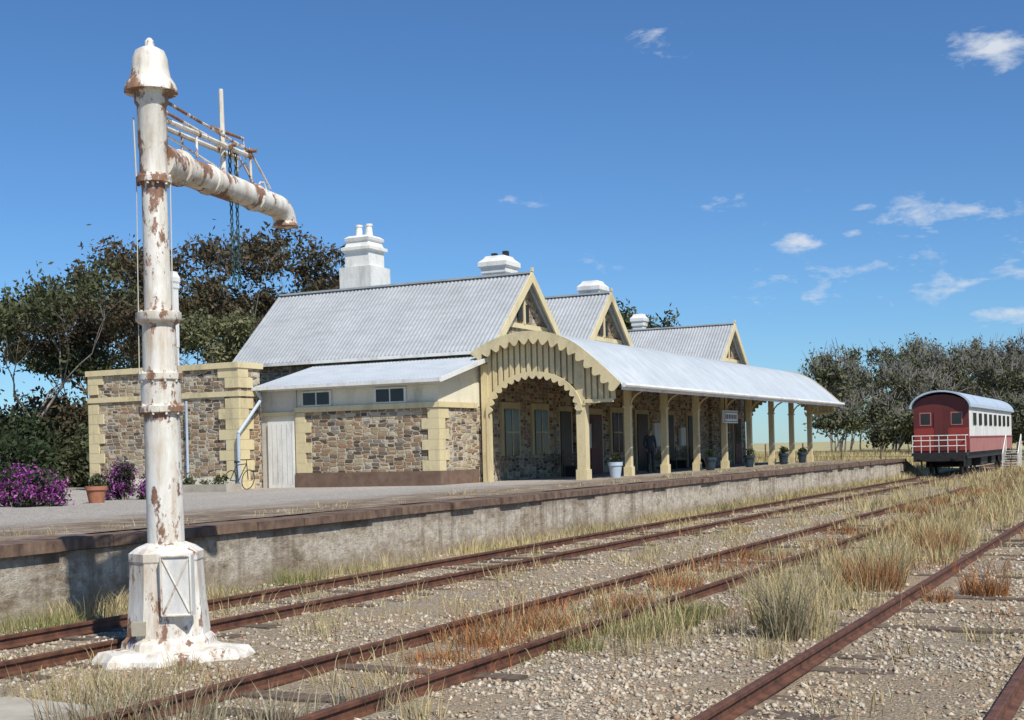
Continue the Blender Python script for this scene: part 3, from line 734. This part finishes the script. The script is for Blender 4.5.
def tree(name,x,y,h,leaf,per=14,rad=.6,size=.15,depth=5,spread=.6,zb=.6,up=.12,keepf=.75,widen=1.0):
    e=empty(name,(x,y,zb)); segs=[];tips=[]
    grow((x,y,zb-.2),(random.uniform(-.1,.1),random.uniform(-.1,.1),1),h*.25,h*.02,depth,segs,tips,spread,up)
    zs_=sorted(t.z for t in tips); s=h/(zs_[int(len(zs_)*.985)]-zb)
    def S(p): return Vector((x+(p.x-x)*s*widen,y+(p.y-y)*s*widen,zb+(p.z-zb)*s))
    segs=[(S(a),S(b),r0,r1) for a,b,r0,r1 in segs]; tips=[S(t) for t in tips]
    tubes('trunk_and_limbs',segs,M['bark'],e,5,False)
    v,f=leafmass(tips,per,rad,size,.5,keepf); fastmesh('foliage',v,f,leaf,e)
    return e
tree('gum_tree',-46.4,43.7,9.6,M['gum'],15,.6,.14,keepf=.65)
tree('gum_tree',-53,42,9.0,M['gum2'],18,.7,.15)
tree('gum_tree',-50.2,51.3,12.0,M['gum2'],15,.65,.15,keepf=.65)
tree('gum_tree',-45.5,50.5,8.3,M['pale'],22,.65,.13)
tree('gum_tree',-47.5,46.5,8.6,M['gum2'],18,.65,.14)
tree('gum_tree',-56,60,12.4,M['gum'],16,.8,.17)
tree('gum_tree',-50.2,58.0,12.6,M['gum2'],20,.8,.17,keepf=.75)
tree('gum_tree',-47.3,63.5,14.6,M['gum2'],22,.8,.17,spread=.75)
tree('gum_tree',-43.9,61,13.4,M['gum2'],20,.8,.17,spread=.7)
tree('gum_tree',-49,67,13.6,M['gum2'],18,.8,.17)
tree('gum_tree',-53,68,12.4,M['gum'],16,.8,.17)
tree('gum_tree',-50.5,80.9,14.0,M['gum2'],16,.8,.2,widen=.6)
tree('gum_tree',-38.3,93,11.4,M['gum'],18,.8,.2,widen=.5)
def shrub(name,x,y,z,rx,ry,h,leaf,n=5000,size=.1,extra=None,frac=.3):
    e=empty(name,(x,y,z)); segs=[]; lob=[]
    for i in range(max(10,int(rx*12))):
        a=random.random()*2*math.pi;q=math.sqrt(random.random()); hh=h*random.uniform(.35,.88)*(1-.35*q)
        p=Vector((x+rx*q*math.cos(a)*.85,y+ry*q*math.sin(a)*.85,z+hh)); lob.append(p); segs.append(((x+(p.x-x)*.6,y+(p.y-y)*.6,z),p,.03,.012))
        lob.append(Vector((p.x,p.y,z+hh*.45)))
    tubes('stems',segs,M['bark'],e,5,False)
    v,f=leafmass(lob,n//len(lob),h*.24,size,0); v[:,2]=np.maximum(v[:,2],z)
    if extra is None: fastmesh('foliage',v,f,leaf,e)
    else:
        cc=v.reshape(-1,4,3).mean(1); nf=len(f)
        pn=np.array([noise.noise(Vector(tuple(c*2.2))) for c in cc]); fastmesh('foliage',v,f,[leaf,extra],e,mi=(rng.random(nf)<frac+pn*.8).astype(int))
shrub('shrub',-44,39,.7,3,2,3.8,M['darkleaf'],10000,.15)
shrub('shrub',-40,41,.7,2.5,2,3.0,M['gum'],8000,.13)
shrub('shrub',-50,40,.7,3,3,5.6,M['darkleaf'],10000,.18)
shrub('shrub',-41,36,.7,2.5,2,3.0,M['darkleaf'],8000,.13)
shrub('shrub',-47,45,.7,4,3,5.2,M['gum2'],12000,.17)
M['purple']=island('purple_flowers',[(.35,.06,.32),(.48,.10,.45),(.28,.05,.30),(.60,.22,.55)],.6,.2)
shrub('flowering_bush',-25.9,23.9,.78,1.35,.8,1.25,M['darkleaf'],14000,.05,M['purple'],.38)
shrub('flowering_bush',-26.1,27.5,.78,.95,.7,1.05,M['darkleaf'],8000,.05,M['purple'],.36)
shrub('flowering_bush',-27.6,21.9,.78,1.5,.8,1.2,M['darkleaf'],9000,.055,M['purple'],.3)
def pot(name,d,t,h,w,mat,plant=None):
    e=empty(name,P(d,t,pz(d)))
    lathe('pot',P(d,t,pz(d)-.01),[(w*.34,0),(w*.46,h*.75),(w*.52,h*.78),(w*.52,h),(w*.44,h),(w*.42,h*.8),(0,h*.8)],mat,e,20)
    if plant:
        v,f=leafmass([Vector(P(d+random.uniform(-.15,.15),t+random.uniform(-.15,.15),pz(d)+h+random.uniform(0,.25))) for _ in range(8)],50,.16,.05,0); fastmesh('plant',v,f,plant,e)
pot('plant_pot',25.3,25.6,.46,.56,M['terracotta'],M['gum'])
for d,t,mt in ((17.2,41.8,M['blue_roof']),(17.0,51.6,M['teal']),(17.0,57.2,M['teal']),(17.0,63.0,M['teal']),(17.1,67,M['teal'])): pot('verandah_pot',d,t,.55,.5,mt,M['darkleaf'])
e=empty('planter_box',P(28.4,33.6,.8))
box('box_sides',27.2,29.6,33.2,34.0,.78,1.02,M['concrete'],e)
v,f=leafmass([Vector(P(random.uniform(27.3,29.5),33.6+random.uniform(-.2,.2),1.05+random.uniform(0,.2))) for _ in range(14)],60,.2,.06,0); fastmesh('plants',v,f,M['gum'],e)
e=empty('wooden_trellis',P(25.4,22.3,.8))
tubes('frame',[(P(25.6,22.2,.78),P(25.45,22.3,1.75),.02,.02),(P(25.2,22.2,.78),P(25.35,22.3,1.75),.02,.02),(P(25.55,22.22,1.1),P(25.25,22.22,1.1),.015,.015)],M['terracotta'],e,6)
e=empty('concrete_slab',P(8.2,7.4,-.1))
prism_t('slab',[(7.75,-.25),(7.75,-.03),(8.7,-.01),(8.75,-.25)],7.0,7.75,M['concrete'],e)
# bicycle leaning by the screen wall corner
e=empty('bicycle',P(28.1,34.9,.8)); segs=[]
for tc_ in (34.45,35.4):
    pr=None
    for i in range(21):
        a=2*math.pi*i/20; p=P(28.05-.06*math.sin(a),tc_+.33*math.cos(a),1.12+.33*math.sin(a))
        if pr: segs.append((pr,p,.016,.016))
        pr=p
hub1,hub2=P(28.05,34.45,1.12),P(28.05,35.4,1.12); bb=P(28.05,34.88,1.08); seat=P(27.98,34.72,1.62); head=P(27.98,35.25,1.66)
for a_,b_ in ((hub1,bb),(hub1,seat),(bb,seat),(bb,head),(seat,head),(head,hub2)): segs.append((a_,b_,.016,.016))
segs+=[(seat,P(27.96,34.70,1.72),.013,.013),(P(27.96,34.6,1.73),P(27.96,34.84,1.73),.04,.025),(head,P(27.96,35.22,1.80),.013,.013),(P(27.74,35.2,1.80),P(28.2,35.2,1.80),.013,.013)]
tubes('frame_and_wheels',segs,M['black'],e,6)

segs=[];Vs=[];Fs=[];k=0
def dist_tree(x,y,h,per,size,w=1.0):
    global k
    sg=[];tp=[]; grow((x,y,.0),(random.uniform(-.1,.1),0,1),h*.2,h*.013,4 if per<10 else 3,sg,tp,.5,.35)
    z=max(t.z for t in tp); s=h/z
    S=lambda p: Vector((x+(p.x-x)*s*w,y+(p.y-y)*s*w,p.z*s))
    segs.extend([(S(a),S(b),max(r0,.05),max(r1,.04)) for a,b,r0,r1 in sg]); tp=[S(t) for t in tp]
    for t in list(tp): segs.append((t,t+Vector((random.gauss(0,.5),random.gauss(0,.5),random.uniform(.3,1.6))),.045,.02))
    if per:
        v,f=leafmass(tp,per,1.0,size,.5,.75); Vs.append(v); Fs.append(f+k); k+=len(v)
for i in range(80):
    Fw=random.uniform(125,180); ap=random.uniform(314,650); Rr=Fw*ap/1300
    x=-.4523*Fw+.8919*Rr; y=.8919*Fw+.4523*Rr
    dist_tree(x,y,random.choice((random.uniform(7,10),random.uniform(10,13.6)))*(Fw/150),random.choice((3,5,7,18,24)),.22)
for i in range(56):
    Fw=random.uniform(112,132); ap=random.uniform(300,670); Rr=Fw*ap/1300
    dist_tree(-.4523*Fw+.8919*Rr,.8919*Fw+.4523*Rr,random.uniform(2.2,5.5),30,.2,1.3)
for i in range(30):
    Fw=random.uniform(130,200); ap=random.uniform(-900,250); Rr=Fw*ap/1300
    dist_tree(-.4523*Fw+.8919*Rr,.8919*Fw+.4523*Rr,random.uniform(6,9),20,.3)
e=empty('distant_trees',(0,140,0))
tubes('branches',segs,mottled('grey_bark',(.15,.13,.11),(.29,.27,.24),1,.9,0),e,4,False)
M['distleaf']=leafmat('distant_leaves',[(.07,.085,.045),(.11,.125,.065),(.15,.15,.09),(.09,.10,.055)],0)
fastmesh('foliage',np.vstack(Vs),np.vstack(Fs),M['distleaf'],e)

e=empty('post_and_wire_fence',(-20,86,0)); segs=[]
for i in range(16):
    d=12+2.6*i; z=gz(-d,88); segs.append((P(d,88,z),P(d,88,z+1.25),.06,.055))
for h in (.4,.75,1.1): segs.append((P(12,88,-.14+h+.15),P(51,88,.6+h),.012,.012))
tubes('posts_and_wires',segs,M['timber'],e,6)

e=empty('station_name_sign',P(17.3,55,3.2))
box('board',17.25,17.31,54.3,56.4,2.85,3.4,M['white'],e)
box('board_edge',17.242,17.249,54.38,56.32,2.91,3.34,M['black'],e)
box('board_face',17.236,17.241,54.42,56.28,2.94,3.31,M['white'],e)
boxes('lettering',[(17.231,17.2355,54.55+.24*i,54.69+.24*i,3.03,3.22) for i in range(7)],M['black'],e)
tubes('hangers',[(P(17.28,54.6,3.4),P(17.28,54.6,4.5),.02,.02),(P(17.28,56.1,3.4),P(17.28,56.1,4.5),.02,.02)],M['black'],e,6)
for tb in (46.6,58.0,61.5):
    e=empty('station_bench',P(21,tb,.8))
    boxes('slats',[(20.5+.12*i,20.6+.12*i,tb-.8,tb+.8,1.22,1.25) for i in range(4)]+[(21.0,21.03,tb-.8,tb+.8,1.35+.13*i,1.45+.13*i) for i in range(3)],M['timber'],e)
    boxes('legs',[(20.52,20.98,tb+s_*.7-.03,tb+s_*.7+.03,.79,1.215) for s_ in (-1,1)]+[(21.031,21.06,tb+s_*.7-.03,tb+s_*.7+.03,.79,1.8) for s_ in (-1,1)],M['black'],e)

# ------------------------------------------------------------------ person (standing under the verandah)
def person(name,x,y,z,yaw,s=1.0):
    J={'pel':(0,0,.95),'sp':(0,.01,1.15),'ch':(0,.01,1.35),'nk':(0,.0,1.5),'hd':(0,-.01,1.58),'ht':(0,-.02,1.70),
       'hl':(.09,0,.90),'kl':(.10,-.02,.50),'al':(.11,.02,.09),'tl':(.13,-.14,.03),'hr':(-.09,0,.90),'kr':(-.10,-.06,.50),'ar':(-.12,.0,.09),'tr':(-.14,-.17,.03),
       'sl':(.18,.01,1.42),'el':(.24,.04,1.14),'wl':(.22,-.08,.90),'pl':(.21,-.11,.83),'sr':(-.18,.01,1.42),'er':(-.25,.03,1.14),'wr':(-.20,-.12,.95),'prr':(-.18,-.17,.90)}
    Rd={'pel':.15,'sp':.135,'ch':.15,'nk':.055,'hd':.085,'ht':.085,'hl':.09,'kl':.062,'al':.042,'tl':.04,'hr':.09,'kr':.062,'ar':.042,'tr':.04,
        'sl':.062,'el':.045,'wl':.03,'pl':.032,'sr':.062,'er':.045,'wr':.03,'prr':.032}
    E=[('pel','sp'),('sp','ch'),('ch','nk'),('nk','hd'),('hd','ht'),('pel','hl'),('hl','kl'),('kl','al'),('al','tl'),('pel','hr'),('hr','kr'),('kr','ar'),('ar','tr'),
       ('ch','sl'),('sl','el'),('el','wl'),('wl','pl'),('ch','sr'),('sr','er'),('er','wr'),('wr','prr')]
    for sd_,p in (('l','pl'),('r','prr')):
        bx,by,bz=J[p]
        for i,(ox,ln) in enumerate(((-.03,.06),(-.011,.08),(.009,.085),(.028,.075),(.04,.05))):
            a='f%s%d'%(sd_,i); b='g%s%d'%(sd_,i)
            J[a]=(bx,by+ox,bz-ln*.55) if i<4 else (bx,by-.04,bz-.0); J[b]=(bx-(.012 if sd_=='l' else -.012),by+ox-.004,bz-ln) if i<4 else (bx,by-.055,bz-.04)
            Rd[a]=.009;Rd[b]=.008; E+=[(p,a),(a,b)]
    ks=list(J); me=bpy.data.meshes.new('b'); me.from_pydata([J[k] for k in ks],[(ks.index(a),ks.index(b)) for a,b in E],[])
    ob=bpy.data.objects.new('tmp',me); scene.collection.objects.link(ob)
    ob.modifiers.new('s','SKIN')
    for i,k in enumerate(ks):
        sv=me.skin_vertices[0].data[i]; r=Rd[k]; sv.radius=(r,r*.75 if k in('pel','sp','ch') else r); sv.use_root=(k=='pel')
    ob.modifiers.new('ss','SUBSURF').levels=1
    dg=bpy.context.evaluated_depsgraph_get(); em=bpy.data.meshes.new_from_object(ob.evaluated_get(dg)); bpy.data.objects.remove(ob)
    mats=[mottled('dark_trousers',(.02,.022,.03),(.035,.037,.05),20,.9,0),mottled('navy_shirt',(.03,.035,.05),(.05,.055,.07),20,.9,0),mottled('skin',(.36,.21,.15),(.42,.26,.19),20,.6,0),mottled('brown_hair',(.03,.02,.012),(.06,.04,.025),30,.7,0)]
    for m_ in mats: em.materials.append(m_)
    for p in em.polygons:
        c=p.center; p.use_smooth=True
        p.material_index=3 if (c.z>1.66 or (c.z>1.56 and c.y>.03)) else 2 if c.z>1.49 or (abs(c.x)>.16 and c.z<.95 and c.z>.7) else 1 if c.z>.95 else (3 if c.z<.09 else 0)
    e=empty(name,(x,y,z)); o=bpy.data.objects.new('body',em); scene.collection.objects.link(o); o.parent=e
    import bmesh
    def ells(nm,L,mt):
        V=[];Fc=[]
        for c,r in L:
            bm=bmesh.new(); bmesh.ops.create_uvsphere(bm,u_segments=8,v_segments=8,radius=1); k0=len(V); bm.verts.index_update()
            for v_ in bm.verts: V.append((c[0]+v_.co.x*r[0],c[1]+v_.co.y*r[1],c[2]+v_.co.z*r[2]))
            for f_ in bm.faces: Fc.append(tuple(k0+v_.index for v_ in f_.verts))
            bm.free()
        m2=mesh(nm,V,Fc,mt,None,True); m2.parent=e
    ells('nose_and_ears',[((0,-.115,1.605),(.012,.02,.022)),((.085,-.01,1.61),(.012,.02,.03)),((-.085,-.01,1.61),(.012,.02,.03))],mats[2])
    ells('eyes_and_mouth',[((.03,-.098,1.625),(.01,.008,.006)),((-.03,-.098,1.625),(.01,.008,.006)),((0,-.098,1.565),(.024,.008,.005))],mats[3])
    e.rotation_euler=(0,0,yaw); e.scale=(s,s,s); return e
person('standing_person',-18.6,48.9,.852,R(40),1.02)

# ------------------------------------------------------------------ light and sky
sv=Vector((.80,-.52,1.12)).normalized(); el=math.asin(sv.z); az=math.atan2(sv.x,sv.y)
sun=bpy.data.lights.new('sun','SUN'); sun.energy=5.0; sun.angle=R(.5); sun.color=(1,.955,.87)
so=bpy.data.objects.new('sun',sun); scene.collection.objects.link(so); so.rotation_euler=sv.to_track_quat('Z','Y').to_euler(); so.location=(10,-10,30)
w=bpy.data.worlds.new('World'); scene.world=w; w.use_nodes=True; n=w.node_tree.nodes; l=w.node_tree.links
bg=n['Background']; sky=n.new('ShaderNodeTexSky'); sky.sky_type='NISHITA'; sky.sun_disc=False; sky.sun_elevation=el; sky.sun_rotation=az
sky.altitude=500; sky.air_density=1.0; sky.dust_density=.2; sky.ozone_density=5.0
tc=n.new('ShaderNodeTexCoord')
def mth(op,a,b=None,cl=False):
    x=n.new('ShaderNodeMath'); x.operation=op; x.use_clamp=cl
    for i,v_ in enumerate((a,b)):
        if v_ is None: continue
        if hasattr(v_,'links'): l.new(v_,x.inputs[i])
        else: x.inputs[i].default_value=v_
    return x.outputs[0]
clouds=[((-.246,.958,.148),.028,1.0,2.6),((-.106,.957,.269),.05,1.0,2.0),((-.33,.898,.293),.045,.36,1.5),((-.279,.944,.176),.06,.45,2.2),((-.144,.977,.161),.10,.42,3.4),
        ((-.441,.878,.185),.07,.3,4),((-.101,.991,.087),.05,.8,3.5),((-.12,.985,.12),.16,.4,3.5),((-.245,.962,.118),.12,.4,3.5),((-.196,.965,.17),.016,.8,2.2),((-.40,.9,.14),.1,.25,5),((-.205,.966,.152),.016,.6,3)]
acc=None
for c,s,k_,zz in clouds:
    a=n.new('ShaderNodeVectorMath'); a.operation='SUBTRACT'; l.new(tc.outputs['Generated'],a.inputs[0]); a.inputs[1].default_value=c
    b_=n.new('ShaderNodeVectorMath'); b_.operation='MULTIPLY'; l.new(a.outputs[0],b_.inputs[0]); b_.inputs[1].default_value=(1,1,zz)
    c_=n.new('ShaderNodeVectorMath'); c_.operation='LENGTH'; l.new(b_.outputs[0],c_.inputs[0])
    mr=n.new('ShaderNodeMapRange'); mr.interpolation_type='SMOOTHSTEP'; l.new(c_.outputs['Value'],mr.inputs[0]); mr.inputs[1].default_value=0; mr.inputs[2].default_value=s; mr.inputs[3].default_value=k_; mr.inputs[4].default_value=0
    acc=mr.outputs[0] if acc is None else mth('MAXIMUM',acc,mr.outputs[0])
mp=n.new('ShaderNodeMapping'); mp.inputs['Scale'].default_value=(1,1,2.4); l.new(tc.outputs['Generated'],mp.inputs[0])
no=n.new('ShaderNodeTexNoise'); no.inputs['Scale'].default_value=32; no.inputs['Detail'].default_value=10; no.inputs['Roughness'].default_value=.62; no.inputs['Distortion'].default_value=.25; l.new(mp.outputs[0],no.inputs[0])
body=mth('MULTIPLY',mth('SUBTRACT',mth('ADD',mth('MULTIPLY',acc,1.15),mth('MULTIPLY',mth('SUBTRACT',no.outputs['Fac'],.5),2.6)),.38),1.3,True)
fade=mth('MULTIPLY',acc,4.0,True)
cl=mth('MULTIPLY',mth('MULTIPLY',body,fade),.9)
tint=n.new('ShaderNodeMix'); tint.data_type='RGBA'; tint.blend_type='MULTIPLY'; tint.inputs[0].default_value=1; l.new(sky.outputs[0],tint.inputs[6]); tint.inputs[7].default_value=(.62,.88,1.10,1)
mx=n.new('ShaderNodeMix'); mx.data_type='RGBA'; l.new(cl,mx.inputs[0]); l.new(tint.outputs[2],mx.inputs[6]); mx.inputs[7].default_value=(7.0,7.4,8.0,1)
l.new(mx.outputs[2],bg.inputs[0]); bg.inputs[1].default_value=.105

# ------------------------------------------------------------------ camera
cam=bpy.data.cameras.new('camera'); co=bpy.data.objects.new('camera',cam); scene.collection.objects.link(co)
cam.sensor_width=36; cam.lens=45.7; cam.shift_y=.0867; cam.clip_end=6000
f_=Vector((-.4523,.8919,0)); r_=Vector((.8919,.4523,0)); u_=Vector((0,0,1))
ro=math.atan(.024)
r2=r_*math.cos(ro)-u_*math.sin(ro); u2=u_*math.cos(ro)+r_*math.sin(ro)
m=Matrix((( r2.x,u2.x,-f_.x,0),(r2.y,u2.y,-f_.y,0),(r2.z,u2.z,-f_.z,1.95),(0,0,0,1)))
co.matrix_world=m
scene.camera=co
scene.view_settings.view_transform='Standard'; scene.view_settings.look='None'; scene.view_settings.exposure=0
